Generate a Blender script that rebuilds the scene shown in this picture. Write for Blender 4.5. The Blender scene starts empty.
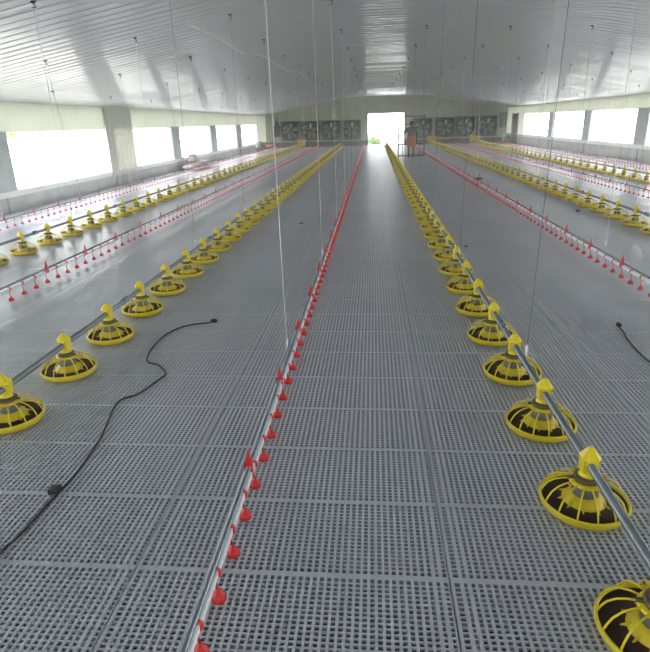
import bpy, math, random
from mathutils import Vector, Matrix
random.seed(7)
C = bpy.context.scene.collection
PI = math.pi
XL, XR, YE, YB = -7.85, 9.5, 43.0, -7.0        # inner faces of the side walls, far end, back of what is built

# ------------------------------------------------------------------ materials
def mat(name, col, rough=0.5, metal=0.0, noise=0.0, nscale=8.0, bump=0.0, trans=0.0, spec=0.5, coat=0.0, coatr=0.06):
    m = bpy.data.materials.new(name); m.use_nodes = True
    nt = m.node_tree; b = nt.nodes['Principled BSDF']
    b.inputs['Base Color'].default_value = (*col, 1)
    b.inputs['Roughness'].default_value = rough
    b.inputs['Metallic'].default_value = metal
    b.inputs['Specular IOR Level'].default_value = spec
    b.inputs['Coat Weight'].default_value = coat; b.inputs['Coat Roughness'].default_value = coatr
    tc = nt.nodes.new('ShaderNodeTexCoord')
    if noise > 0:
        n = nt.nodes.new('ShaderNodeTexNoise'); n.inputs['Scale'].default_value = nscale; n.inputs['Detail'].default_value = 6
        nt.links.new(tc.outputs['Object'], n.inputs['Vector'])
        r = nt.nodes.new('ShaderNodeMapRange'); r.inputs[1].default_value = 0.3; r.inputs[2].default_value = 0.7
        r.inputs[3].default_value = 1 - noise; r.inputs[4].default_value = 1 + noise
        nt.links.new(n.outputs['Fac'], r.inputs[0])
        mx = nt.nodes.new('ShaderNodeVectorMath'); mx.operation = 'SCALE'
        mx.inputs[0].default_value = col
        nt.links.new(r.outputs[0], mx.inputs['Scale']); nt.links.new(mx.outputs[0], b.inputs['Base Color'])
    if bump > 0:
        n2 = nt.nodes.new('ShaderNodeTexNoise'); n2.inputs['Scale'].default_value = nscale * 3
        nt.links.new(tc.outputs['Object'], n2.inputs['Vector'])
        bp = nt.nodes.new('ShaderNodeBump'); bp.inputs['Strength'].default_value = bump; bp.inputs['Distance'].default_value = 0.02
        nt.links.new(n2.outputs['Fac'], bp.inputs['Height']); nt.links.new(bp.outputs[0], b.inputs['Normal'])
    if trans > 0:
        t = nt.nodes.new('ShaderNodeBsdfTranslucent'); t.inputs[0].default_value = (*col, 1)
        ms = nt.nodes.new('ShaderNodeMixShader'); ms.inputs[0].default_value = trans
        out = nt.nodes['Material Output']
        nt.links.new(b.outputs[0], ms.inputs[1]); nt.links.new(t.outputs[0], ms.inputs[2]); nt.links.new(ms.outputs[0], out.inputs[0])
    return m

M = {}
M['slat'] = mat('slat_plastic', (0.52, 0.545, 0.60), 0.30, noise=0.07, nscale=0.8, spec=0.5)
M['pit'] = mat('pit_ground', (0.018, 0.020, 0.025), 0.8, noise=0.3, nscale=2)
M['ceiling'] = mat('ceiling_sheet', (0.70, 0.71, 0.72), 0.40, noise=0.02, nscale=0.5, spec=0.25, coat=0.5, coatr=0.05)
nt = M['ceiling'].node_tree; b = nt.nodes['Principled BSDF']; tc = nt.nodes.new('ShaderNodeTexCoord'); mp = nt.nodes.new('ShaderNodeMapping'); mp.inputs['Scale'].default_value = (0.35, 3.0, 0.5)
nz = nt.nodes.new('ShaderNodeTexNoise'); nz.inputs['Scale'].default_value = 1.6; nz.inputs['Detail'].default_value = 3; bp = nt.nodes.new('ShaderNodeBump'); bp.inputs['Strength'].default_value = 0.15; bp.inputs['Distance'].default_value = 0.02
nt.links.new(tc.outputs['Object'], mp.inputs[0]); nt.links.new(mp.outputs[0], nz.inputs['Vector']); nt.links.new(nz.outputs['Fac'], bp.inputs['Height']); nt.links.new(bp.outputs[0], b.inputs['Normal']); nt.links.new(bp.outputs[0], b.inputs['Coat Normal'])
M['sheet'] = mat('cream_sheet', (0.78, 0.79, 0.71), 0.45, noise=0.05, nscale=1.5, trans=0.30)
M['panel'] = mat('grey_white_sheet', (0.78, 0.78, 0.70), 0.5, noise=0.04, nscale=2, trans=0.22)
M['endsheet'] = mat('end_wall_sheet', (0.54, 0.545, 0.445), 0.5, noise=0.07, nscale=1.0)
M['block'] = mat('grey_render', (0.50, 0.52, 0.49), 0.85, noise=0.12, nscale=2.5, bump=0.3)
M['sill'] = mat('sill_render', (0.86, 0.86, 0.84), 0.7, noise=0.05, nscale=3)
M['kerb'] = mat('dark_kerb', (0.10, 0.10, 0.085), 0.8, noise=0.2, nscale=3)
M['post'] = mat('post_steel', (0.48, 0.52, 0.51), 0.55, metal=0.2, noise=0.08, nscale=4)
M['yellow'] = mat('yellow_plastic', (0.70, 0.56, 0.004), 0.33, noise=0.06, nscale=12)
M['yellow_in'] = mat('yellow_dish_plastic', (0.60, 0.47, 0.004), 0.42, noise=0.10, nscale=14)
M['feed'] = mat('feed_dust', (0.030, 0.010, 0.007), 0.9, noise=0.25, nscale=40)
M['grey_cone'] = mat('grey_drop_tube', (0.11, 0.12, 0.11), 0.55)
M['collar'] = mat('dark_collar', (0.075, 0.06, 0.028), 0.5)
M['galv'] = mat('galvanised_steel', (0.20, 0.235, 0.25), 0.40, metal=0.6, noise=0.10, nscale=6)
M['alu'] = mat('bright_tube', (0.88, 0.90, 0.92), 0.30, metal=0.0, noise=0.03, nscale=5)
M['steel'] = mat('thin_steel_tube', (0.22, 0.26, 0.29), 0.25, metal=0.7, noise=0.08, nscale=6)
M['red'] = mat('red_plastic', (0.58, 0.010, 0.012), 0.38, noise=0.05, nscale=20)
M['frame'] = mat('dark_painted_tube', (0.05, 0.06, 0.055), 0.5)
M['black'] = mat('black_rubber', (0.016, 0.016, 0.02), 0.5)
M['hook'] = mat('dark_hook', (0.035, 0.035, 0.035), 0.5)
M['cord'] = mat('white_cord', (0.80, 0.80, 0.78), 0.6)
M['wire'] = mat('grey_wire', (0.24, 0.25, 0.25), 0.4, metal=0.5)
M['fanframe'] = mat('fan_housing', (0.14, 0.16, 0.12), 0.45, metal=0.3, noise=0.1, nscale=5)
M['fanblade'] = mat('fan_blade', (0.34, 0.35, 0.30), 0.35, metal=0.3)
M['fandark'] = mat('fan_shutter', (0.012, 0.013, 0.012), 0.6)
M['white'] = mat('white_plastic', (0.8, 0.8, 0.78), 0.4)
M['skin'] = mat('skin', (0.10, 0.050, 0.030), 0.55, noise=0.05)
M['hair'] = mat('hair', (0.012, 0.010, 0.009), 0.6)
M['shirt'] = mat('green_shirt', (0.10, 0.15, 0.10), 0.8, noise=0.1, nscale=10)
M['lungi'] = mat('orange_cloth', (0.45, 0.12, 0.06), 0.8, noise=0.1, nscale=10)
M['sack'] = mat('pink_grey_sacking', (0.46, 0.38, 0.36), 0.85, noise=0.15, nscale=6, bump=0.4)
M['sackdark'] = mat('dark_sacking', (0.09, 0.085, 0.07), 0.85, noise=0.2, nscale=6, bump=0.4)
M['sackred'] = mat('red_sacking', (0.34, 0.08, 0.06), 0.85, noise=0.2, nscale=6, bump=0.4)
M['box'] = mat('dark_box', (0.04, 0.035, 0.045), 0.5)
M['orange'] = mat('orange_yellow_box', (0.62, 0.36, 0.02), 0.45, noise=0.06)
M['greystrip'] = mat('grey_green_strip', (0.16, 0.19, 0.16), 0.6, noise=0.1)
M['ground'] = mat('outdoor_ground', (0.46, 0.46, 0.40), 0.95, noise=0.2, nscale=0.7)
M['leaf'] = mat('foliage', (0.27, 0.40, 0.15), 0.7, noise=0.2, nscale=5, trans=0.4)
M['bark'] = mat('bark', (0.40, 0.38, 0.30), 0.9, noise=0.2)

# ------------------------------------------------------------------ mesh builder
class MB:
    def __init__(s): s.v = []; s.f = []; s.m = []; s.sm = []
    def add(s, vs, fs, mi=0, smooth=False):
        o = len(s.v); s.v += [tuple(v) for v in vs]
        for f in fs: s.f.append([o + i for i in f]); s.m.append(mi); s.sm.append(smooth)
        return s
    def box(s, x0, x1, y0, y1, z0, z1, mi=0):
        vs = [(x0,y0,z0),(x1,y0,z0),(x1,y1,z0),(x0,y1,z0),(x0,y0,z1),(x1,y0,z1),(x1,y1,z1),(x0,y1,z1)]
        return s.add(vs, [(0,3,2,1),(4,5,6,7),(0,1,5,4),(1,2,6,5),(2,3,7,6),(3,0,4,7)], mi)
    def lathe(s, prof, n=24, mi=0, smooth=True, c=(0,0,0), ax='z', caps=True):
        vs = []; fs = []
        for r, z in prof:
            for k in range(n):
                a = 2*PI*k/n; p = (r*math.cos(a), r*math.sin(a), z)
                if ax == 'y': p = (p[0], p[2], p[1])
                if ax == 'x': p = (p[2], p[0], p[1])
                vs.append((p[0]+c[0], p[1]+c[1], p[2]+c[2]))
        for i in range(len(prof)-1):
            for k in range(n):
                k2 = (k+1) % n; fs.append((i*n+k, i*n+k2, (i+1)*n+k2, (i+1)*n+k))
        if caps:
            fs.append(tuple(range(n-1, -1, -1))); fs.append(tuple((len(prof)-1)*n + k for k in range(n)))
        return s.add(vs, fs, mi, smooth)
    def tube(s, pts, r, n=8, mi=0, smooth=True, radii=None, rot=0.0):
        pts = [Vector(p) for p in pts]; vs = []; fs = []
        up = None
        for i, p in enumerate(pts):
            d = (pts[min(i+1, len(pts)-1)] - pts[max(i-1, 0)]).normalized()
            if up is None:
                up = Vector((0,0,1)) if abs(d.z) < 0.9 else Vector((1,0,0))
            a = d.cross(up)
            if a.length < 1e-4: a = d.cross(Vector((0.3,1,0)))
            a.normalize(); b = a.cross(d).normalized(); up = b
            rr = radii[i] if radii else r
            for k in range(n):
                t = 2*PI*k/n + rot
                vs.append(p + a*rr*math.cos(t) + b*rr*math.sin(t))
        for i in range(len(pts)-1):
            for k in range(n):
                k2 = (k+1) % n; fs.append((i*n+k, (i+1)*n+k, (i+1)*n+k2, i*n+k2))
        fs.append(tuple(range(n))); fs.append(tuple((len(pts)-1)*n + k for k in range(n-1, -1, -1)))
        return s.add(vs, fs, mi, smooth)
    def sphere(s, c, r, n=12, mi=0, sc=(1,1,1), jit=0.0, rnd=None):
        prof = []; m = n//2
        vs = []; fs = []
        for i in range(m+1):
            t = PI*i/m
            for k in range(n):
                a = 2*PI*k/n; q = 1 + (rnd.uniform(-jit, jit) if rnd and 0 < i < m else 0)
                vs.append((c[0]+sc[0]*q*r*math.sin(t)*math.cos(a), c[1]+sc[1]*q*r*math.sin(t)*math.sin(a), c[2]-sc[2]*q*r*math.cos(t)))
        for i in range(m):
            for k in range(n):
                k2 = (k+1) % n; fs.append((i*n+k, i*n+k2, (i+1)*n+k2, (i+1)*n+k))
        return s.add(vs, fs, mi, True)
    def mesh(s, name, mats):
        me = bpy.data.meshes.new(name); me.from_pydata(s.v, [], s.f)
        for m in (mats if isinstance(mats, (list, tuple)) else [mats]): me.materials.append(m)
        me.polygons.foreach_set('material_index', s.m); me.polygons.foreach_set('use_smooth', s.sm); me.update()
        return me
    def build(s, name, mats, parent=None): return ob(name, s.mesh(name, mats), parent)

def ob(name, data, parent=None, loc=(0,0,0)):
    o = bpy.data.objects.new(name, data); C.objects.link(o); o.location = loc
    if parent: o.parent = parent
    return o
def tag(o, label, cat, group=None, kind=None):
    o['label'] = label; o['category'] = cat
    if group: o['group'] = group
    if kind: o['kind'] = kind
    return o
def thing(name, label, cat, loc=(0,0,0), rz=0, group=None):
    o = ob(name, None, None, loc); o.rotation_euler = (0,0,rz)
    return tag(o, label, cat, group)
def struct(o, label=None):
    o['kind'] = 'structure'
    if label: o['label'] = label
    return o
def copy_tree(o, parent=None):
    c = o.copy(); C.objects.link(c); c.parent = parent
    for ch in list(o.children): copy_tree(ch, c)
    return c
ORD = ['nearest','second','third','fourth','fifth','sixth','seventh','eighth','ninth','tenth','eleventh','twelfth','thirteenth','fourteenth',
       'fifteenth','sixteenth','seventeenth','eighteenth','nineteenth','twentieth']

# ------------------------------------------------------------------ slatted floor (real bars over a pit)
f = MB()
PW, PJ = 1.26, 0.456
NX = 44; px = (PW-0.02)/NX
x = 0.31
while x > XL: x -= PW
zt = 0.0
while x < XR:
    a, b = max(x-0.010, XL), min(x+0.010, XR)
    if b > a: f.box(a, b, YB, YE, -0.02, zt)
    for k in range(NX):
        xc = x + 0.010 + px*(k+0.5) + px*0.5
        w = 0.0058
        if k in (0, 1, NX-2, NX-3): w = 0.0078
        if XL < xc < XR: f.box(max(xc-w, XL), min(xc+w, XR), YB, YE, -0.013, zt)
        if k % 4 == 1 and XL < xc < XR: f.box(xc-0.009, xc+0.009, YB, YE, -0.045, -0.022)
    x += PW
y = 1.7344
while y > YB: y -= PJ
NY = 19; py = (PJ-0.028)/NY
while y < YE:
    f.box(XL, XR, max(y-0.014, YB), min(y+0.014, YE), -0.021, zt-0.0008)
    for k in range(NY-1):
        yc = y + 0.014 + py*(k+1)
        if YB < yc < YE: f.box(XL, XR, yc-0.0038, yc+0.0038, -0.012, zt-0.0012)
        if k in (4, 10, 14) and YB < yc < YE: f.box(XL, XR, yc+0.004, yc+0.020, -0.034, -0.020)
    y += PJ
struct(f.build('floor', M['slat']))
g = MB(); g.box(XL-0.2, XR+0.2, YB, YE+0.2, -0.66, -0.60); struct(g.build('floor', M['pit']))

# ------------------------------------------------------------------ ceiling: corrugated sheets, ribs run across the house
prof = [(XL-0.25, 2.245), (XL, 2.30), (XL+2.0, 2.665), (XL+4.0, 3.03), (-2.3, 3.30), (-1.9, 3.345), (1.0, 3.365), (3.7, 3.345), (4.1, 3.30), (6.6, 2.86), (XR, 2.355), (XR+0.25, 2.31)]
vs = []; fs = []; P = 0.25; SEG = 10
ys = []; yy = YB
while yy < YE:
    ys += [yy+o_ for o_ in (0.0, 0.012, 0.024, 0.036, 0.048, 0.060, 0.072, 0.084, 0.096, 0.110, 0.135, 0.160, 0.19, 0.22)]; yy += P
ys = [q for q in ys if q < YE] + [YE]; n = len(ys)-1
for i, yy in enumerate(ys):
    u = (yy-YB) % P; rr_ = random.Random(int((yy-YB)/P)); hgt = 0.0120*rr_.uniform(0.75, 1.15)
    dz = -hgt*math.exp(-((u-0.055)/0.027)**2) + 0.0012*math.sin(2*PI*yy/P)
    for (xx, zz) in prof: vs.append((xx, yy, zz+dz))
W = len(prof)
for i in range(n):
    for k in range(W-1): fs.append((i*W+k, (i+1)*W+k, (i+1)*W+k+1, i*W+k+1))
cb = MB(); cb.add(vs, fs, 0, True)
me_c = cb.mesh('ceiling', M['ceiling']); ce = ob('ceiling', me_c); struct(ce)
md = ce.modifiers.new('thick', 'SOLIDIFY'); md.thickness = 0.02; md.offset = 1

# ------------------------------------------------------------------ corrugated vertical sheet helper (ribs vertical)
def corr(mb, p0, p1, z0, z1, pitch=0.12, amp=0.012, mi=0, thick=0.02, ztop=None):
    p0 = Vector((*p0, 0)); p1 = Vector((*p1, 0)); L = (p1-p0).length; d = (p1-p0)/L; nrm = Vector((-d.y, d.x, 0))
    n = max(4, int(L/pitch*6)); vs = []; fs = []
    for i in range(n+1):
        s = L*i/n; a = amp*math.sin(2*PI*s/pitch)
        q = p0 + d*s
        zt_ = ztop(q) if ztop else z1
        for off, z in ((a, z0), (a, zt_), (a+thick, zt_), (a+thick, z0)):
            v = q + nrm*off; vs.append((v.x, v.y, z))
    for i in range(n):
        for k in range(4):
            k2 = (k+1) % 4; fs.append((i*4+k, i*4+k2, (i+1)*4+k2, (i+1)*4+k))
    fs.append((0,3,2,1)); fs.append((n*4, n*4+1, n*4+2, n*4+3))
    mb.add(vs, fs, mi, False)

# side walls: low rendered wall, bright sill, posts, curtain sheet above the openings
# left: sill top 0.45, head 1.67.  right: sill top 0.63, head 1.87
w = MB(); w.box(XL-0.15, XL, YB, YE, -0.55, 0.33); corr(w, (XL, YB), (XL, YE), 1.67, 2.30, mi=1); struct(w.build('wall_left', [M['block'], M['sheet']]))
w = MB(); w.box(XR, XR+0.15, YB, YE, -0.55, 0.50); corr(w, (XR, YE), (XR, YB), 1.87, 2.355, mi=1); struct(w.build('wall_right', [M['block'], M['sheet']]))
w = MB(); w.box(XL-0.17, XL+0.03, YB, YE, 0.33, 0.45); struct(w.build('trim_1', M['sill']))
w = MB(); w.box(XR-0.03, XR+0.17, YB, YE, 0.50, 0.63); struct(w.build('trim_2', M['sill']))
w = MB(); corr(w, (XL, 40.0), (XL, YE), 0.45, 1.67); struct(w.build('wall_left', M['sheet']))
w = MB(); corr(w, (XR, YE), (XR, 38.3), 0.63, 1.87); struct(w.build('wall_right', M['sheet']))
# window openings: each one a steel frame around an open bay
wn = 1
def window(xw, y0, y1, z0, z1, side):
    global wn
    m = MB(); t = 0.03; a, b = (xw-0.10, xw-0.04) if side < 0 else (xw+0.04, xw+0.10)
    m.box(a, b, y0, y0+t, z0, z1); m.box(a, b, y1-t, y1, z0, z1); m.box(a, b, y0+t, y1-t, z1-t, z1); m.box(a, b, y0+t, y1-t, z0, z0+t)
    struct(m.build('window_%d' % wn, M['sill'])); wn += 1
LW = [(-5.0,-0.6), (0.4,5.4), (6.4,11.3), (12.1,16.9), (18.8,22.6), (23.55,28.2), (29.3,33.7), (35.0,39.95)]
RW = [(-4.6,-0.2), (0.6,5.0), (5.8,10.3), (11.1,15.7), (16.5,21.4), (22.35,26.9), (27.75,32.3), (33.1,38.1)]
for a, b in LW: window(XL, a, b, 0.45, 1.67, -1)
for a, b in RW: window(XR, a, b, 0.63, 1.87, 1)
tn = 3
for i in range(len(LW)-1):
    a, b = LW[i][1], LW[i+1][0]
    if i == 3: b = a + 0.5
    m = MB(); m.box(XL-0.10, XL-0.001, a, b, 0.45, 1.67); m.box(XL-0.001, XL+0.05, (a+b)/2-0.07, (a+b)/2+0.07, 0.0, 0.33)
    struct(m.build('trim_%d' % tn, M['post'])); tn += 1
m = MB(); m.box(XL-0.10, XL-0.001, 39.9, 40.1, 0.45, 1.67); struct(m.build('trim_%d' % tn, M['post'])); tn += 1
for i in range(len(RW)-1):
    a, b = RW[i][1], RW[i+1][0]
    m = MB(); m.box(XR+0.001, XR+0.10, a, b, 0.63, 1.87); m.box(XR-0.05, XR+0.001, (a+b)/2-0.07, (a+b)/2+0.07, 0.0, 0.50)
    struct(m.build('trim_%d' % tn, M['post'])); tn += 1
# end wall with the open doorway
DX0, DX1, DZ = -0.33, 2.25, 2.17
def roofz(q):
    for i in range(len(prof)-1):
        if prof[i][0] <= q.x <= prof[i+1][0]:
            t = (q.x-prof[i][0])/(prof[i+1][0]-prof[i][0]); return prof[i][1]*(1-t)+prof[i+1][1]*t - 0.013
    return 2.3
w = MB()
corr(w, (DX0, YE+0.02), (XL, YE+0.02), 0.35, 2.3, pitch=0.2, ztop=roofz, amp=0.014)
corr(w, (XR, YE+0.02), (DX1, YE+0.02), 0.35, 2.3, pitch=0.2, ztop=roofz, amp=0.014)
corr(w, (DX1, YE+0.02), (DX0, YE+0.02), DZ, 2.3, pitch=0.2, ztop=roofz, amp=0.014)
w.v = [(a, YE + abs(b-YE) if b < YE else b, c_) for a, b, c_ in w.v]
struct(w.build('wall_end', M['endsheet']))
w = MB(); w.box(XL, DX0-0.02, YE-0.06, YE+0.12, -0.5, 0.35); w.box(DX1+0.02, XR, YE-0.06, YE+0.12, -0.5, 0.35); struct(w.build('baseboard_end', M['kerb']))  # end wall kerb; its dark grey also paints the shadow band below the fans
w = MB(); w.box(DX0-0.06, DX0, YE-0.02, YE+0.14, 0.0, DZ+0.05); w.box(DX1, DX1+0.06, YE-0.02, YE+0.14, 0.0, DZ+0.05); w.box(DX0, DX1, YE-0.02, YE+0.14, DZ, DZ+0.05)
struct(w.build('door_1', M['endsheet']))
# back wall far behind the viewpoint, with its own doorway
w = MB(); corr(w, (XL, YB), (-0.5, YB), -0.5, 2.3, ztop=roofz); corr(w, (2.6, YB), (XR, YB), -0.5, 2.3, ztop=roofz); corr(w, (-0.5, YB), (2.6, YB), 2.2, 2.5, ztop=roofz)
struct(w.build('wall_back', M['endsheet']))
# outdoors
w = MB(); w.box(-60, 60, -30, 110, -0.75, -0.70); struct(w.build('floor', M['ground']), 'pale ground outside the building')
w = MB(); w.box(-3, 5, YE+0.14, YE+12, -0.7, -0.03); struct(w.build('floor', M['sill']), 'pale concrete apron outside the far doorway')

# ------------------------------------------------------------------ pan feeders
def tri_pipe_cap(m, mi=0):
    # house-shaped cap that rides over the pipe
    hx_, hy_, z0, z1, zc_, hr = 0.033, 0.031, 0.203, 0.268, 0.238, 0.0203      # block with a bore for the pipe
    for sx in (-1, 1): m.add([(sx*hx_,-hy_,z0),(sx*hx_,hy_,z0),(sx*hx_,hy_,z1),(sx*hx_,-hy_,z1)], [(0,1,2,3)] if sx > 0 else [(3,2,1,0)], mi)
    n_ = 16
    for sy in (-1, 1):
        vs = []
        for k in range(n_):
            a = 2*PI*k/n_ + PI/n_; c_, s_ = math.cos(a), math.sin(a)
            q = min(hx_/max(abs(c_), 1e-6), ((z1-zc_) if s_ > 0 else (zc_-z0))/max(abs(s_), 1e-6))
            vs += [(c_*q, sy*hy_, zc_+s_*q), (c_*hr, sy*hy_, zc_+s_*hr)]
        m.add(vs, [(2*k, 2*((k+1) % n_), 2*((k+1) % n_)+1, 2*k+1) if sy < 0 else (2*k+1, 2*((k+1) % n_)+1, 2*((k+1) % n_), 2*k) for k in range(n_)], mi)
    vs = []
    for r_, z in ((0.036, 0.266), (0.042, 0.270), (0.040, 0.280), (0.012, 0.320), (0.006, 0.324)):
        for (a, b) in ((-1,-0.6),(-0.6,-1),(0.6,-1),(1,-0.6),(1,0.6),(0.6,1),(-0.6,1),(-1,0.6)): vs.append((a*r_, b*r_*0.92, z))
    fs = [(i*8+k, i*8+(k+1) % 8, (i+1)*8+(k+1) % 8, (i+1)*8+k) for i in range(4) for k in range(8)] + [tuple(range(7,-1,-1)), tuple(range(32,40))]
    m.add(vs, fs, mi)
def p_dish(m, n=40, mi=0, mf=1):
    m.lathe([(0.120,0.004),(0.150,0.006),(0.176,0.020),(0.190,0.040),(0.1915,0.052),(0.186,0.057),(0.180,0.050),(0.168,0.032),(0.150,0.020),(0.10,0.018)], n, mi)
def p_feed_shadow(m, n=28, mi=0): m.lathe([(0.1815,0.0505),(0.172,0.0400),(0.150,0.030),(0.090,0.036),(0.05,0.038)], n, mi)  # near-black layer paints feed and the shadow inside the dish together
def p_cone(m, n=24, mi=0, fins=10):
    m.lathe([(0.100,0.036),(0.092,0.056),(0.070,0.082),(0.060,0.089),(0.050,0.089)], n, mi)
    for k in range(fins):
        a = 2*PI*k/fins; c, s = math.cos(a), math.sin(a); t = 0.006
        p = lambda r, z, o: (r*c - o*s, r*s + o*c, z)
        vs = [p(0.080,0.040,-t),p(0.125,0.044,-t*0.4),p(0.080,0.072,-t*0.6),p(0.080,0.040,t),p(0.125,0.044,t*0.4),p(0.080,0.072,t*0.6)]
        m.add(vs, [(0,1,2),(5,4,3),(0,3,4,1),(1,4,5,2),(2,5,3,0)], mi)
def p_tube(m, n=20, mi=0): m.lathe([(0.058,0.086),(0.054,0.112),(0.044,0.138),(0.036,0.160)], n, mi)
def p_collar(m, n=24, mi=0):
    m.lathe([(0.040,0.158),(0.056,0.158),(0.059,0.166),(0.057,0.176),(0.044,0.181),(0.038,0.182)], n, mi)
    m.box(0.052, 0.074, -0.008, 0.008, 0.160, 0.172, mi); m.box(-0.080, -0.052, -0.006, 0.006, 0.162, 0.174, mi)
def p_grill(m, nr=14, seg=6, mi=0, tn=5):
    m.lathe([(0.050,0.156),(0.066,0.154),(0.074,0.149),(0.073,0.144),(0.064,0.148),(0.050,0.149)], 28, mi, caps=False)
    for k in range(nr):
        a = 2*PI*(k+0.5)/nr
        rz = [(0.068,0.150),(0.100,0.145),(0.132,0.132),(0.158,0.110),(0.173,0.084),(0.184,0.054)]
        m.tube([(r*math.cos(a), r*math.sin(a), z) for r, z in rz], 0.0041, tn, mi)
    # ring part way down
    m.lathe([(0.184,0.050),(0.192,0.050),(0.194,0.058),(0.190,0.064),(0.182,0.062),(0.180,0.054)], 40, mi, caps=False)
def p_neck(m, n=18, mi=0):
    m.lathe([(0.040,0.183),(0.034,0.190),(0.033,0.214)], n, mi); tri_pipe_cap(m, mi)

parts = []
for nm, fn, mt in (('dish', p_dish, 'yellow'), ('feed_layer', p_feed_shadow, 'feed'), ('cone', p_cone, 'yellow_in'), ('drop_tube', p_tube, 'grey_cone'),
                   ('grill', p_grill, 'yellow'), ('collar', p_collar, 'collar'), ('neck', p_neck, 'yellow')):
    m = MB(); fn(m); parts.append((nm, m.mesh(nm, M[mt]), {'feed_layer': 'dark dusty dish bottom', 'drop_tube': 'grey feed drop tube', 'collar': 'dark collar under the neck'}.get(nm)))
m = MB(); p_dish(m, 24, 0); p_feed_shadow(m, 20, 2); p_cone(m, 16, 1, 8); p_tube(m, 12, 3); p_collar(m, 14, 4); p_grill(m, 14, 4, 0, 4); p_neck(m, 10, 0)
far_pan = m.mesh('pan_feeder', [M['yellow'], M['yellow_in'], M['feed'], M['grey_cone'], M['collar']])

def pan_proto():
    r = ob('pan_feeder', None)
    for nm, me, lb in parts:
        p = ob(nm, me, r)
        if lb: p['label'] = lb
    return r
proto = None
PS = 0.6952
FEED = [(-5.05, 7.6217-PS, 'leftmost feeder line, beside the far left drinker line', 'the leftmost feeder line'),
        (-2.2, 2.8592, 'feeder line left of the middle drinker line', 'the second feeder line from left'),
        (0.9588, 2.1953-PS, 'big feeder line running down the right foreground', 'the middle feeder line'),
        (4.17, 9.2981-PS, 'feeder line second from the right wall', 'the fourth feeder line from left'),
        (7.01, 15.37-PS*3, 'rightmost feeder line, nearest the right wall', 'the rightmost feeder line')]
HFEED = 0.226
DROOT = []; FROOT = []
YFE = 41.6
for li, (X, Y0, desc, short) in enumerate(FEED):
    k = 0; y = Y0
    while y < YFE-0.2:
        if k < 20: lb = '%s yellow pan feeder from the camera on %s' % (ORD[k], short)
        else: lb = 'tiny distant yellow pan feeder far along %s' % short
        gp = 'yellow pan feeders on %s' % short
        rz = random.uniform(-0.12, 0.12); zz = 0.0
        if y < 20:
            if proto is None: proto = pan_proto(); o = proto
            else: o = copy_tree(proto)
        else:
            o = ob('pan_feeder', far_pan)
        o.name = 'pan_feeder'
        o.location = (X, y, zz); o.rotation_euler = (0, 0, rz)
        tag(o, lb, 'feeder', gp)
        y += PS; k += 1
    r = thing('feed_pipe', 'long galvanised feed pipe carrying the pans of %s' % short, 'pipe', (X, 0, 0)); FROOT.append(r)
    m = MB(); m.tube([(0, -2.5, HFEED+0.012), (0, YFE, HFEED+0.012)], 0.0195, 14); m.build('pipe', M['galv'], r)
    for yy in [Y0 + PS*(0.5+4*i+(li+1) % 4) for i in range(16)]:
        if yy < YFE:
            m = MB(); m.lathe([(0.0235, yy-0.06), (0.0245, yy-0.055), (0.0245, yy+0.055), (0.0235, yy+0.06)], 14, c=(0, 0, HFEED+0.012), ax='y'); m.box(-0.006, 0.006, yy-0.05, yy+0.05, HFEED+0.03, HFEED+0.048)
            q = m.build('coupling', M['steel'], r)

# ------------------------------------------------------------------ drinker lines
cup = MB()
cup.tube([(0.0, 0, 0.136), (0.0, 0, 0.070)], 0.0040, 7)
cup.lathe([(0.005,0.074),(0.010,0.060),(0.023,0.050),(0.0275,0.042),(0.0285,0.026),(0.020,0.022)], 12, c=(0.004, 0, 0.0))
cup.lathe([(0.0215,-0.009),(0.0235,-0.007),(0.0235,0.007),(0.0215,0.009)], 10, c=(0, 0, 0.150), ax='y')
me_cup = cup.mesh('drip_cup', M['red'])
br = MB()
br.box(-0.019, 0.019, -0.016, 0.016, 0.132, 0.205); br.box(-0.012, 0.012, -0.012, 0.012, 0.205, 0.222)
br.lathe([(0.017,0.222),(0.012,0.240),(0.006,0.262),(0.003,0.275)], 10)
br.box(-0.030, -0.019, -0.010, 0.010, 0.14, 0.20)
br.v = [(x*0.8, y*0.8, z) for x, y, z in br.v]
me_br = br.mesh('hanger_bracket', M['red'])
DR = [(-6.62, 9.2, 'drinker line beside the left wall', 'the drinker line beside the left wall'),
      (-3.75, 5.28, 'drinker line between the two left feeder lines', 'the drinker line between the two left feeder lines'),
      (-0.57, 1.34, 'middle drinker line leading to the far doorway', 'the middle drinker line'),
      (2.68, 5.4, 'drinker line between the middle and fourth feeder lines', 'the drinker line right of the big feeder line'),
      (5.72, 10.5, 'drinker line between the two rightmost feeder lines', 'the drinker line between the rightmost feeder lines'),
      (8.55, 17.5, 'drinker line beside the right wall', 'the drinker line beside the right wall')]
CP = 0.2297
YDE = 41.9
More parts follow.
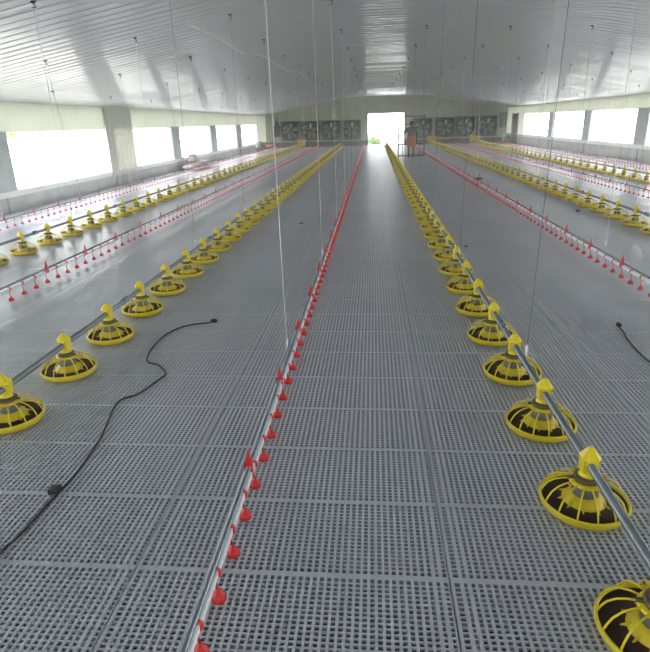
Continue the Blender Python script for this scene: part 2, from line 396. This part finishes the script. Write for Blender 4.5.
for li, (X, Y0, desc, short) in enumerate(DR):
    r = thing('drinker_line', '%s, with red cups under a white pipe' % desc, 'drinker line', (X, 0, 0)); DROOT.append(r)
    m = MB(); m.tube([(0, -2.5, 0.184), (0, YDE, 0.184)], 0.0115, 12)
    m.build('support_tube', M['steel'], r)['label'] = 'grey steel support tube'
    m = MB(); m.tube([(0, -2.5, 0.150), (0, YDE, 0.150)], 0.0195, 4, smooth=False, rot=PI/4)
    m.build('water_pipe', M['alu'], r)['label'] = 'bright white water pipe'
    y = Y0; k = 0; st = MB()
    while y < YDE - 0.1:
        if k < 98: c_ = ob('drip_cup', me_cup, r, (0, y, 0))
        else:
            for face, mi in ((me_cup, 0),):
                o0 = len(st.v); st.v += [(v.co.x, v.co.y + y, v.co.z) for v in face.vertices]
                for pl in face.polygons: st.f.append([o0+i for i in pl.vertices]); st.m.append(0); st.sm.append(True)
        y += CP; k += 1
    if st.v:
        q = st.build('drip_cups', M['red'], r); q['kind'] = 'stuff'; q['label'] = 'dense distant row of red cups'
    y = 1.26 + 0.93*(math.ceil((max(Y0, 1.2)-1.26)/0.93)) if Y0 > 1.3 else 1.26
    ph = {0: 0.0, 1: 0.1, 2: 0.0, 3: 0.2, 4: 0.1, 5: 0.3}[li]
    y += ph
    while y < YDE-0.3:
        ob('hanger_bracket', me_br, r, (0, y, 0)); y += 0.93
    if li == 3:
        m = MB(); m.lathe([(0.05,0.20),(0.085,0.205),(0.09,0.225),(0.07,0.25),(0.03,0.262)], 16, c=(0.03, 14.97, 0)); m.tube([(0,14.97,0.05),(0,14.97,0.21)], 0.03, 8, mi=1)
        m.tube([(0.03,14.97,0.25),(0.03,14.97,0.36)], 0.008, 6, mi=0)
        m.build('pressure_regulator', [M['box'], M['red']], r)['label'] = 'dark capped pressure regulator'

# ------------------------------------------------------------------ suspension cords with ceiling hooks
def ceilz(x):
    for i in range(len(prof)-1):
        if prof[i][0] <= x <= prof[i+1][0]:
            t = (x-prof[i][0])/(prof[i+1][0]-prof[i][0]); return prof[i][1]*(1-t)+prof[i+1][1]*t
hk = MB(); hk.lathe([(0.034,-0.006),(0.042,-0.012),(0.036,-0.040),(0.012,-0.050)], 12)
hk.tube([(0,0,-0.03),(0,0,-0.06),(0.03,0,-0.08),(0.035,0,-0.11),(0.0,0,-0.125),(-0.02,0,-0.105)], 0.008, 6)
hk.box(-0.05, 0.05, -0.014, 0.014, -0.014, -0.002)
hk.v = [(x*0.72, y*0.72, z*0.6) for x, y, z in hk.v]
me_hook = hk.mesh('ceiling_hook', M['hook'])
ad = MB(); ad.box(-0.005, 0.005, -0.010, 0.010, 0.0, 0.05); ad.tube([(0,-0.012,-0.02),(0,0.0,0.0),(0,0.012,0.03)], 0.004, 6)
me_adj = ad.mesh('cord_adjuster', M['white'])
def cords(root, X, xs, kind, short, ztop_pipe, y0, yb0=None, step=2.85, nmax=14):
    for k in range(nmax):
        y = y0 + step*k
        if y > YDE-0.3: break
        zc = ceilz(xs) - 0.012
        wire = kind == 'feeder'
        dx = xs - X; h = zc - ztop_pipe
        m = MB(); rad = 0.0022 if wire else 0.0031 if y < 4 else 0.0026
        if y > 14: rad *= 1.25
        m.tube([(0, y, ztop_pipe+0.02), (dx*0.5, y, ztop_pipe+h*0.5), (dx, y, zc-0.075)], rad, 5)
        r = m.build('suspension_wire' if wire else 'suspension_cord', M['wire'] if wire else M['cord'], root)
        ob('ceiling_hook', me_hook, r, (dx, y, zc))['label'] = 'dark ceiling hook'
        ob('cord_adjuster', me_adj, r, (0, y, ztop_pipe + (0.01 if not wire else 0.05)))
ycs = {0: 9.6, 1: 6.75, 2: 3.43, 3: 6.6, 4: 11.9, 5: 17.1}
hx = {0: -6.84, 1: -3.75, 2: -0.60, 3: 2.63, 4: 5.5, 5: 8.4}
for li, (X, Y0, desc, short) in enumerate(DR):
    cords(DROOT[li], X, hx[li], 'drinker', short, 0.270, ycs[li] if li != 2 else 3.45, step=2.85 if li != 2 else 2.79)
ywf = {0: 9.6, 1: 6.75, 2: 3.30, 3: 9.4, 4: 14.3}
fx = {0: -5.3, 1: -2.2, 2: 1.0, 3: 4.14, 4: 6.95}
for li, (X, Y0, desc, short) in enumerate(FEED):
    cords(FROOT[li], X, fx[li], 'feeder', short, HFEED+0.030, ywf[li])

# ------------------------------------------------------------------ loose cords and cables
def smooth_path(pts, sub=6):
    out = []; P_ = [Vector(p) for p in pts]
    for i in range(len(P_)-1):
        a, b, c_, d = P_[max(i-1,0)], P_[i], P_[i+1], P_[min(i+2, len(P_)-1)]
        for k in range(sub):
            t = k/sub
            out.append(0.5*((2*b) + (c_-a)*t + (2*a-5*b+4*c_-d)*t*t + (3*b-a-3*c_+d)*t**3))
    out.append(P_[-1]); return out
cab = [(-1.60,0.9),(-1.58,1.4),(-1.57,1.77),(-1.55,1.89),(-1.54,2.16),(-1.53,2.33),(-1.56,2.68),(-1.65,3.12),(-1.56,3.25),(-1.50,3.48),(-1.49,3.58),(-1.60,3.72),(-1.71,3.79),(-1.77,4.03),(-1.77,4.34),(-1.67,4.57),(-1.46,4.67)]
r = thing('power_cable', 'black cable snaking over the white slats in the left foreground', 'cable', (-1.57, 1.77, 0))
m = MB(); m.tube([(x-(-1.57), y-1.77, 0.0075) for x, y, z in [(q.x, q.y, 0) for q in smooth_path([(a, b, 0) for a, b in cab])]], 0.0065, 8); m.build('cable', M['black'], r)
m = MB(); m.lathe([(0.006,-0.03),(0.014,-0.022),(0.016,0.0),(0.013,0.026),(0.006,0.032)], 10, c=(0.02, 0.43, 0.018), ax='y'); m.box(-0.012, 0.012, 0.40, 0.45, 0.004, 0.030); m.build('joint', M['black'], r)['label'] = 'lump of tape on the cable'
m = MB(); m.lathe([(0.008,-0.03),(0.017,-0.02),(0.019,0.01),(0.012,0.03)], 10, c=(0.14, 2.905, 0.021), ax='x'); m.build('plug', M['black'], r)['label'] = 'black plug end'
cab2 = [(2.07,4.58),(2.055,4.45),(2.02,4.30),(1.99,4.04),(1.99,3.85),(2.04,3.6),(2.15,3.3),(2.2,2.9)]
r = thing('power_cable', 'black cable with a plug end lying on the slats at the right edge', 'cable', (2.07, 4.58, 0))
m = MB(); m.tube([(q.x-2.07, q.y-4.58, 0.008) for q in smooth_path([(a, b, 0) for a, b in cab2])], 0.0065, 8); m.build('cable', M['black'], r)
m = MB(); m.lathe([(0.008,-0.035),(0.018,-0.02),(0.020,0.01),(0.012,0.03)], 10, c=(0, 0.02, 0.022), ax='y'); m.build('plug', M['black'], r)
pts = [(-2.76,8.98),(-2.78,10.81),(-2.70,12.65),(-2.35,12.97),(-2.48,18.2),(-2.27,19.5),(-2.64,33.3)]
m = MB(); m.tube(smooth_path([(a, b, min(ceilz(a)-0.02, 3.10+0.06*math.sin(i*1.7))) for i, (a, b) in enumerate(pts)]), 0.006, 6)
tag(m.build('loose_cord', M['cord']), 'loose white cord sagging along the underside of the ceiling, left of centre', 'cord')
pts = [(1.19,8.5),(1.28,9.39),(1.32,11.5),(1.2,13.5),(1.29,17.1),(1.27,20.5)]
m = MB(); m.tube(smooth_path([(a, b, 3.20+0.05*math.sin(i*2.1)) for i, (a, b) in enumerate(pts)]), 0.006, 6)
tag(m.build('loose_cord', M['cord']), 'loose white cord sagging below the ceiling, right of the doorway reflection', 'cord')
# scraps on the floor
def scrap(x, y, s, label, rz):
    m = MB(); rr = random.Random(int(x*100)); m.sphere((0,0,0.012*s), 0.03*s, 8, sc=(1.3, 1, 0.4), jit=0.25, rnd=rr)
    o = m.build('floor_scrap', M['hook']); o.location = (x, y, 0.0); o.rotation_euler = (0,0,rz); tag(o, label, 'debris')
scrap(-1.26, 9.86, 1.0, 'small dark scrap on the slats left of the middle drinker line', 0.4)
scrap(3.81, 10.84, 1.5, 'dark scrap beside the pans of the second feeder line from the right wall', 1.2)
scrap(1.30, 7.83, 0.8, 'small dark scrap on the slats right of the big feeder line', 2.0)

# ------------------------------------------------------------------ ventilation fans on the end wall
def make_fan():
    r = ob('exhaust_fan', None)
    S = 0.68; d = 0.30
    m = MB()   # square housing with a round mouth
    n = 32; R = 0.60
    ring = [(R*math.cos(2*PI*k/n), R*math.sin(2*PI*k/n)) for k in range(n)]
    sq = []
    for k in range(n):
        a = 2*PI*k/n; c, s = math.cos(a), math.sin(a); q = S/max(abs(c), abs(s)); sq.append((c*q, s*q))
    vs = []
    for (x, z), (u, v) in zip(sq, ring):
        vs += [(x, 0, z), (x, -d, z), (u, -d, v), (u*0.94, -d+0.16, v*0.94), (u*0.94, 0, v*0.94)]
    fs = []
    for k in range(n):
        k2 = (k+1) % n
        for j in range(4): fs.append((k*5+j, k2*5+j, k2*5+j+1, k*5+j+1))
    m.add(vs, fs, 0, False)
    m.lathe([(0.60,-0.302),(0.655,-0.304),(0.655,-0.33),(0.575,-0.31),(0.565,-0.15),(0.565,-0.03)], 32, 1, ax='y', caps=False); m.build('housing', [M['fanframe'], M['fandark']], r)
    m = MB()
    for i in range(11):
        z = -0.60 + i*0.11
        m.box(-0.60, 0.60, -0.028, -0.006, z, z+0.104)
    m.build('shutter', M['fandark'], r)['label'] = 'dark louvred shutter'
    m = MB()
    for k in range(6):
        a = 2*PI*k/6+0.3; seg = []
        for rr, w_, tw in ((0.10,0.06,0.7),(0.28,0.11,0.5),(0.46,0.13,0.35),(0.545,0.11,0.3)):
            for sgn in (-1, 1):
                t = sgn*w_; yy = -0.17 + sgn*w_*tw
                seg.append((rr*math.cos(a)-t*math.sin(a), yy, rr*math.sin(a)+t*math.cos(a)))
        seg2 = [(x, y+0.006, z) for x, y, z in seg]
        fcs = []
        for j in range(3): fcs += [(j*2, j*2+1, j*2+3, j*2+2), (8+j*2, 8+j*2+2, 8+j*2+3, 8+j*2+1), (j*2, j*2+2, 8+j*2+2, 8+j*2), (j*2+1, 8+j*2+1, 8+j*2+3, j*2+3)]
        fcs += [(0, 8, 9, 1), (6, 7, 15, 14)]
        m = MB(); m.add(seg+seg2, fcs, 0, True); m.build('blade', M['fanblade'], r)
    m = MB(); m.lathe([(0.11,-0.21),(0.13,-0.19),(0.13,-0.13),(0.10,-0.12)], 18, ax='y'); m.build('hub', M['fandark'], r)
    m = MB()
    for x in (-0.19, 0.19): m.box(x-0.02, x+0.02, -0.27, -0.24, -0.60, 0.60)
    m.box(-0.60, 0.60, -0.245, -0.225, -0.02, 0.02)
    m.build('strut', M['fanframe'], r)
    m = MB(); m.lathe([(0.10,-0.12),(0.11,-0.10),(0.11,0.10),(0.08,0.13)], 14, c=(0.46, -0.37, 0.52), ax='x'); m.box(0.36, 0.58, -0.40, -0.25, 0.38, 0.48)
    m.build('motor', M['fandark'], r)
    m = MB(); m.box(-0.02, 0.10, -0.285, -0.272, 0.26, 0.46); m.box(-0.50, -0.42, -0.315, -0.302, 0.14, 0.28); m.build('sticker', M['white'], r)['label'] = 'small white label plates'  # white plates painted in as highlights on the fan
    return r
fans = [(-5.98, 1.14, 'leftmost exhaust fan, next to the dark cabinet'), (-4.54, 1.13, 'second exhaust fan from the left end of the end wall'), (-3.04, 1.12, 'third exhaust fan from the left end of the end wall'), (-1.52, 1.11, 'exhaust fan nearest the doorway on its left side'),
        (3.55, 1.10, 'exhaust fan partly behind the person and steel frame, right of the doorway'), (5.13, 1.12, 'second round exhaust fan right of the doorway'), (6.56, 1.14, 'third round exhaust fan right of the doorway'), (8.08, 1.15, 'rightmost exhaust fan near the right corner')]
fp = make_fan()
for i, (x, z, lb) in enumerate(fans):
    o = fp if i == 0 else copy_tree(fp)
    o.location = (x, YE-0.005, z); tag(o, lb, 'fan', 'exhaust fans on the end wall')
# dark cabinet left of the fans
r = thing('control_cabinet', 'dark wall cabinet with a small box on top, left of the fans', 'cabinet', (-6.98, YE, 0.75))
m = MB(); m.box(-0.24, 0.24, -0.22, -0.01, 0.0, 0.78); m.box(-0.20, 0.20, -0.235, -0.22, 0.04, 0.74); m.build('body', M['box'], r)
m = MB(); m.box(-0.10, 0.12, -0.20, -0.01, 0.78, 1.08); m.box(-0.02, 0.02, -0.05, -0.01, 1.08, 1.40); m.build('switch_box', M['box'], r)
m = MB(); m.box(-0.03, 0.03, -0.06, -0.02, -0.40, 0.0); m.build('conduit', M['white'], r)
# grey strips near the right corner
r = thing('leaning_screen', 'tall grey green panel standing against the right wall by the corner', 'panel', (XR-0.06, 40.4, 0.0))
m = MB(); corr(m, (0.0, 0.75), (0.0, -0.75), 0.0, 1.9, pitch=0.25, amp=0.01); m.build('sheet', M['greystrip'], r)
m = MB(); m.box(-0.05, -0.012, -0.78, -0.70, 0.0, 1.95); m.build('post', M['greystrip'], r); m = MB(); m.box(-0.05, -0.012, 0.70, 0.78, 0.0, 1.95); m.build('post', M['greystrip'], r)
r = thing('grey_shutter', 'grey green louvred shutter high on the end wall, right of the fans', 'shutter', (9.17, YE, 1.0))
m = MB(); m.box(-0.24, 0.26, -0.05, -0.01, 0.0, 0.04); m.box(-0.24, 0.26, -0.05, -0.01, 0.98, 1.02); m.box(-0.24, -0.20, -0.05, -0.01, 0.04, 0.98); m.box(0.22, 0.26, -0.05, -0.01, 0.04, 0.98); m.build('frame', M['greystrip'], r)
m = MB()
for i in range(9): m.box(-0.20, 0.22, -0.035, -0.012, 0.05+i*0.104, 0.14+i*0.104)
m.build('louvres', M['fanframe'], r)

# curtain panel between first and second windows of the left wall
r = thing('window_screen', 'wide pale corrugated panel hanging on the left wall between two windows', 'panel', (XL, 17.8, 0.3))
m = MB(); corr(m, (0.035, -0.95), (0.035, 1.0), 0.0, 1.95, pitch=0.16, amp=0.014); m.v = [(x if x > 0.012 else 0.012 + abs(x)*0.2, y, z) for x, y, z in m.v]; m.build('sheet', M['panel'], r)
m = MB(); m.box(0.008, 0.05, -0.99, -0.95, 0.0, 1.95); m.build('edge_bar', M['post'], r)['label'] = 'dark edge bar'
m = MB(); m.tube([(0.08, -0.35, -0.3), (0.08, -0.35, 0.05)], 0.022, 8); m.build('foot', M['post'], r); m = MB(); m.tube([(0.08, -0.12, -0.3), (0.08, -0.12, 0.05)], 0.015, 8); m.build('foot', M['post'], r)
# extension of wall surfaces: heaps along the left wall
def heap(name, x, y, lb, blobs, mt, cat):
    m = MB(); rr = random.Random(int(y*10))
    for (bx, by, bz, R, sc) in blobs: m.sphere((bx, by, bz), R, 14, sc=sc, jit=0.07, rnd=rr)
    o = m.build(name, mt); o.location = (x, y, 0); return tag(o, lb, cat)
heap('sack_pile', -7.25, 23.6, 'pale pinkish heap of sacks slumped against the left wall', [(0,0.2,0.17,0.38,(0.95,1.5,0.45)),(-0.2,-0.1,0.36,0.26,(0.9,1.5,0.5)),(-0.25,0.25,0.50,0.18,(0.9,1.5,0.6)),(-0.05,-0.75,0.12,0.30,(1.1,1.5,0.40)),(-0.15,1.1,0.15,0.32,(1,1.6,0.46)),(0.15,0.6,0.10,0.25,(1.1,1.4,0.4))], M['sack'], 'sacks')
heap('sack_pile', -7.2, 37.2, 'dark green heap at the foot of the left wall near the far corner', [(0,0,0.25,0.40,(0.9,1.3,0.62)),(-0.1,0.5,0.45,0.28,(1,1,0.7))], M['sackdark'], 'sacks')
heap('sack_pile', -7.25, 40.6, 'dark red heap in the far left corner', [(0,0,0.20,0.38,(1.0,1.2,0.5)),(0.05,0.7,0.2,0.34,(1.1,1,0.58))], M['sackred'], 'sacks')
heap('sack_pile', 9.02, 41.7, 'dark heap in the far right corner under the grey panels', [(0,0,0.2,0.36,(1.0,1,0.55)),(0.02,0.6,0.16,0.30,(1.1,1,0.5))], M['sackdark'], 'sacks')
# hopper boxes at the far ends of feeder lines
def hopper(X, lb):
    r = thing('feed_hopper', lb, 'hopper', (X, YFE+0.35, 0))
    vs = [(-0.34,-0.30,0.55),(0.34,-0.30,0.55),(0.34,0.30,0.55),(-0.34,0.30,0.55),(-0.20,-0.20,0.16),(0.20,-0.20,0.16),(0.20,0.20,0.16),(-0.20,0.20,0.16)]
    vs2 = [(x*0.94, y*0.94, z+0.004 if z < 0.3 else z) for x, y, z in vs]
    m = MB(); m.add(vs+vs2, [(0,4,5,1),(1,5,6,2),(2,6,7,3),(3,7,4,0),(4,7,6,5),(8,9,13,12),(9,10,14,13),(10,11,15,14),(11,8,12,15),(12,13,14,15),(0,1,9,8),(1,2,10,9),(2,3,11,10),(3,0,8,11)]); m.build('bin', M['orange'], r)
    for sx in (-1, 1):
        for sy in (-1, 1):
            m = MB(); m.tube([(sx*0.19, sy*0.19, 0.0), (sx*0.19, sy*0.19, 0.20)], 0.018, 6); m.build('leg', M['post'], r)
hopper(-5.05, 'orange yellow feed hopper at the far end of the leftmost feeder line')
hopper(4.17, 'orange yellow feed hopper at the far end of the fourth feeder line from left')
hopper(7.01, 'orange yellow feed hopper at the far end of the rightmost feeder line')

# ------------------------------------------------------------------ steel frame and person
r = thing('steel_frame', 'upright open steel tube frame standing around the person near the doorway', 'frame', (1.82, 27.75, 0))
def bar(a, b, nm, rr=0.016):
    m = MB(); m.tube([a, b], rr, 8); return m.build(nm, M['frame'], r)
for sx in (-0.60, 0.60):
    for sy in (0.0, 0.75): bar((sx, sy, 0), (sx, sy, 1.86), 'upright')
for sy in (0.0, 0.75):
    for z in (1.84, 0.60, 0.08): bar((-0.60, sy, z), (0.60, sy, z), 'rail')
for sx in (-0.60, 0.60):
    for z in (1.84, 0.60, 0.08): bar((sx, 0, z), (sx, 0.75, z), 'rail')
bar((-0.60, 0.0, 1.48), (-0.05, 0.0, 1.48), 'rail', 0.013); bar((-0.42, 0.0, 0.08), (-0.42, 0.0, 0.58), 'rail', 0.018); bar((0.36, 0.0, 0.08), (0.36, 0.0, 0.58), 'rail', 0.018)

def skin_mesh(name, verts, edges, radii, mt, parent, root=0, sub=2):
    me = bpy.data.meshes.new(name); me.from_pydata(verts, edges, []); o = ob(name, me, parent)
    md = o.modifiers.new('skin', 'SKIN'); md.use_smooth_shade = True
    sv = me.skin_vertices[0].data
    for i, rr in enumerate(radii): sv[i].radius = rr if isinstance(rr, tuple) else (rr, rr); sv[i].use_root = (i == root)
    s = o.modifiers.new('sub', 'SUBSURF'); s.levels = sub; s.render_levels = sub
    me.materials.append(mt); return o
P_ = thing('person', 'person in green shirt and orange wrapped cloth reaching one arm to the steel frame', 'person', (1.78, 27.52, 0))
# body faces the viewer (-y); units metres, 1.60 m tall
V = [(0,0,0.86),(0,0.01,1.00),(0,0.01,1.16),(0,0.005,1.30),(0,0,1.38),(0,-0.01,1.44),(0,-0.02,1.49),(0,-0.02,1.555),
     (-0.09,0,0.80),(-0.10,-0.01,0.46),(-0.10,0.01,0.10),(-0.11,-0.11,0.03),
     (0.09,0,0.80),(0.10,-0.02,0.46),(0.11,0.01,0.10),(0.12,-0.11,0.03),
     (-0.17,0,1.32),(-0.30,0.02,1.12),(-0.44,-0.06,1.22),(-0.50,-0.07,1.26),
     (0.17,0,1.32),(0.24,0.02,1.07),(0.25,-0.06,0.86),(0.25,-0.08,0.79)]
Eg = [(0,1),(1,2),(2,3),(3,4),(4,5),(5,6),(6,7),(0,8),(8,9),(9,10),(10,11),(0,12),(12,13),(13,14),(14,15),(3,16),(16,17),(17,18),(18,19),(3,20),(20,21),(21,22),(22,23)]
Rd = [(0.14,0.11),(0.125,0.095),(0.135,0.10),(0.13,0.095),0.065,0.05,0.085,0.085,0.085,0.055,0.035,0.03,0.085,0.055,0.035,0.03,0.052,0.036,0.028,0.026,0.052,0.036,0.028,0.026]
skin_mesh('body', V, Eg, Rd, M['skin'], P_)
for sx, base, dirv in ((-1, Vector((-0.515,-0.075,1.268)), Vector((-0.9,-0.2,0.35))), (1, Vector((0.25,-0.082,0.775)), Vector((0.02,-0.12,-1)))):
    dirv.normalize(); side = dirv.cross(Vector((0,1,0))).normalized()
    vv = [tuple(base - dirv*0.02), tuple(base + dirv*0.05)]; ee = [(0,1)]; rr = [(0.022,0.028),(0.030,0.018)]
    for j, (off, L) in enumerate(((-0.024,0.062),(-0.008,0.072),(0.008,0.068),(0.023,0.052))):
        a = base + dirv*0.07 + side*off; b = a + dirv*L*0.55 + Vector((0,-0.008,0)); c_ = b + dirv*L*0.4 + Vector((0,-0.02,0))
        i0 = len(vv); vv += [tuple(a), tuple(b), tuple(c_)]; ee += [(1,i0),(i0,i0+1),(i0+1,i0+2)]; rr += [0.009,0.008,0.007]
    a = base + side*0.03 + dirv*0.02; i0 = len(vv); vv += [tuple(a), tuple(a + side*0.025 + dirv*0.03)]; ee += [(0,i0),(i0,i0+1)]; rr += [0.010,0.008]
    skin_mesh('hand', vv, ee, rr, M['skin'], P_, sub=1)
# head details
m = MB(); m.sphere((0,0.0,1.535), 0.098, 18, sc=(0.95, 1.05, 1.12)); m.v = [(x, max(y, -0.055) if z < 1.575 else y, z) for x, y, z in m.v]; m.build('hair', M['hair'], P_)
m = MB(); m.sphere((0,-0.105,1.500), 0.016, 8, sc=(0.8,1.2,1.4)); m.sphere((-0.088,-0.02,1.51), 0.022, 8, sc=(0.5,0.8,1.3)); m.sphere((0.088,-0.02,1.51), 0.022, 8, sc=(0.5,0.8,1.3)); m.build('face_features', M['skin'], P_)
m = MB(); m.sphere((-0.032,-0.100,1.525), 0.010, 8); m.sphere((0.032,-0.100,1.525), 0.010, 8); m.box(-0.024, 0.024, -0.108, -0.098, 1.462, 1.468); m.build('eyes_and_mouth', M['hair'], P_)
# shirt
def oval(m, rings, n=28, wob=0.0, mi=0):
    vs = []; fs = []
    for (cx_, cy_, z, rx, ry) in rings:
        for k in range(n):
            a = 2*PI*k/n; q = 1 + wob*math.sin(7*a)*(1 if z < 0.9 else 0.3)
            vs.append((cx_+rx*q*math.cos(a), cy_+ry*q*math.sin(a), z))
    for i in range(len(rings)-1):
        for k in range(n): k2 = (k+1) % n; fs.append((i*n+k, i*n+k2, (i+1)*n+k2, (i+1)*n+k))
    m.add(vs, fs, mi, True)
m = MB(); oval(m, [(0,0,0.93,0.175,0.135),(0,0.005,0.98,0.180,0.135),(0,0.01,1.12,0.178,0.132),(0,0.008,1.25,0.185,0.128),(0,0.0,1.32,0.185,0.115),(0,0,1.365,0.13,0.09),(0,-0.005,1.40,0.075,0.07)])
m.tube([(-0.13,0,1.32),(-0.19,0.005,1.29),(-0.27,0.02,1.17)], 0.06, 10, radii=[0.075,0.070,0.056]); m.tube([(0.13,0,1.32),(0.19,0.005,1.28),(0.225,0.015,1.13)], 0.06, 10, radii=[0.075,0.070,0.056])
m.build('shirt', M['shirt'], P_)
m = MB(); oval(m, [(0,0,0.97,0.172,0.132),(0,0,0.90,0.192,0.148),(0,0,0.75,0.200,0.155),(0,-0.005,0.60,0.195,0.150),(0.01,-0.005,0.50,0.185,0.145),(0.01,-0.005,0.495,0.170,0.132)], wob=0.035); m.build('wrap_cloth', M['lungi'], P_)

# ------------------------------------------------------------------ greenery outside
def tree(x, y, h, R, lb, low=False):
    r = thing('tree' if not low else 'shrub', lb, 'tree' if not low else 'shrub', (x, y, -0.70))
    rr = random.Random(int(abs(x*31+y*7)))
    m = MB()
    for k in range(int(650*R)):
        a = rr.uniform(0, 2*PI); t = rr.uniform(-1, 1); q = R*rr.uniform(0.55, 1.0); s = math.sqrt(1-t*t)
        c0 = Vector((q*s*math.cos(a), q*s*math.sin(a), h + q*0.8*t)); L = rr.uniform(0.10, 0.22)
        d = Vector((rr.uniform(-1,1), rr.uniform(-1,1), rr.uniform(-1,1))).normalized(); e = d.cross(Vector((rr.uniform(-1,1), rr.uniform(-1,1), 1))).normalized()
        m.add([c0-d*L, c0+e*L*0.4, c0+d*L, c0-e*L*0.4], [(0,1,2,3)])
    m.build('foliage', M['leaf'], r)
    m = MB(); m.tube([(0,0,0),(0.05,0.03,h*0.5),(0.0,0.0,h)], 0.1, 8, radii=[0.07*R, 0.05*R, 0.03*R])
    for k in range(5):
        a = k*1.26; m.tube([(0,0,h*0.75),(R*0.4*math.cos(a), R*0.4*math.sin(a), h+R*0.1)], 0.03, 5)
    m.build('trunk', M['bark'], r)
tree(-14.0, 20.3, 3.0, 1.5, 'green tree outside the nearest large left window')
tree(-14.5, 33.2, 3.0, 1.3, 'pale green tree outside the window past the hanging panel')
tree(-14.5, 42.2, 3.0, 1.4, 'pale green tree outside the far left windows')
tree(0.1, 45.5, 0.85, 0.55, 'low green bush outside the left foot of the doorway', low=True)

# thin haze volume, added to stand in for lens glare around the windows
hm = bpy.data.materials.new('air_haze'); hm.use_nodes = True; hn = hm.node_tree; hn.nodes.clear()
ho = hn.nodes.new('ShaderNodeOutputMaterial'); hv = hn.nodes.new('ShaderNodeVolumeScatter'); hv.inputs['Density'].default_value = 0.009; hv.inputs['Anisotropy'].default_value = 0.55
hv.inputs['Color'].default_value = (1, 1, 1, 1); hn.links.new(hv.outputs[0], ho.inputs['Volume'])
h = MB(); h.box(XL-0.19, XR+0.19, YB-0.05, YE+0.2, -0.30, 3.42)
tag(h.build('air_haze', hm), 'thin pale dusty haze filling the air of the building', 'haze', kind='stuff')

# ------------------------------------------------------------------ light
w = bpy.data.worlds.new('world'); bpy.context.scene.world = w; w.use_nodes = True
nt = w.node_tree; bg = nt.nodes['Background']
tc = nt.nodes.new('ShaderNodeTexCoord'); sx = nt.nodes.new('ShaderNodeSeparateXYZ'); cr = nt.nodes.new('ShaderNodeValToRGB')
nt.links.new(tc.outputs['Generated'], sx.inputs[0]); nt.links.new(sx.outputs['Z'], cr.inputs[0])
cr.color_ramp.elements[0].position = 0.0; cr.color_ramp.elements[0].color = (0.96, 0.98, 0.97, 1)
cr.color_ramp.elements[1].position = 0.6; cr.color_ramp.elements[1].color = (0.93, 0.95, 1.0, 1)
nt.links.new(cr.outputs[0], bg.inputs[0]); bg.inputs[1].default_value = 6.0
def portal(loc, sx_, sy_, rot):
    l = bpy.data.lights.new('portal', 'AREA'); l.shape = 'RECTANGLE'; l.size = sx_; l.size_y = sy_; l.cycles.is_portal = True
    o = bpy.data.objects.new('window_portal', l); C.objects.link(o); o.location = loc; o.rotation_euler = rot
portal((XL-0.35, 18, 1.4), 2.2, 52, (0, -PI/2, 0))
portal((XR+0.35, 18, 1.5), 2.2, 52, (0, PI/2, 0))
portal(((DX0+DX1)/2, YE+0.4, 1.1), 2.8, 2.4, (-PI/2, 0, 0))
portal((1.05, YB-0.2, 1.1), 3.6, 2.6, (PI/2, 0, 0))

# ------------------------------------------------------------------ camera
cam = bpy.data.cameras.new('camera'); co = bpy.data.objects.new('camera', cam); C.objects.link(co)
cam.sensor_fit = 'HORIZONTAL'; cam.sensor_width = 36; cam.lens = 36*558.33/650; cam.clip_start = 0.05; cam.clip_end = 300
th, ps, ro = 0.349949, 0.0895465, -0.0277567
F = Vector((-math.sin(ps)*math.cos(th), math.cos(ps)*math.cos(th), -math.sin(th))); R = Vector((math.cos(ps), math.sin(ps), 0)); U = R.cross(F)
R2 = R*math.cos(ro) + U*math.sin(ro); U2 = -R*math.sin(ro) + U*math.cos(ro)
mt = Matrix(((R2.x, U2.x, -F.x, 0), (R2.y, U2.y, -F.y, 0), (R2.z, U2.z, -F.z, 1.68718), (0,0,0,1)))
co.matrix_world = mt
sc = bpy.context.scene; sc.camera = co
sc.view_settings.view_transform = 'Standard'; sc.view_settings.look = 'None'; sc.view_settings.gamma = 1; sc.view_settings.use_curve_mapping = False
sc.view_settings.exposure = 0.95
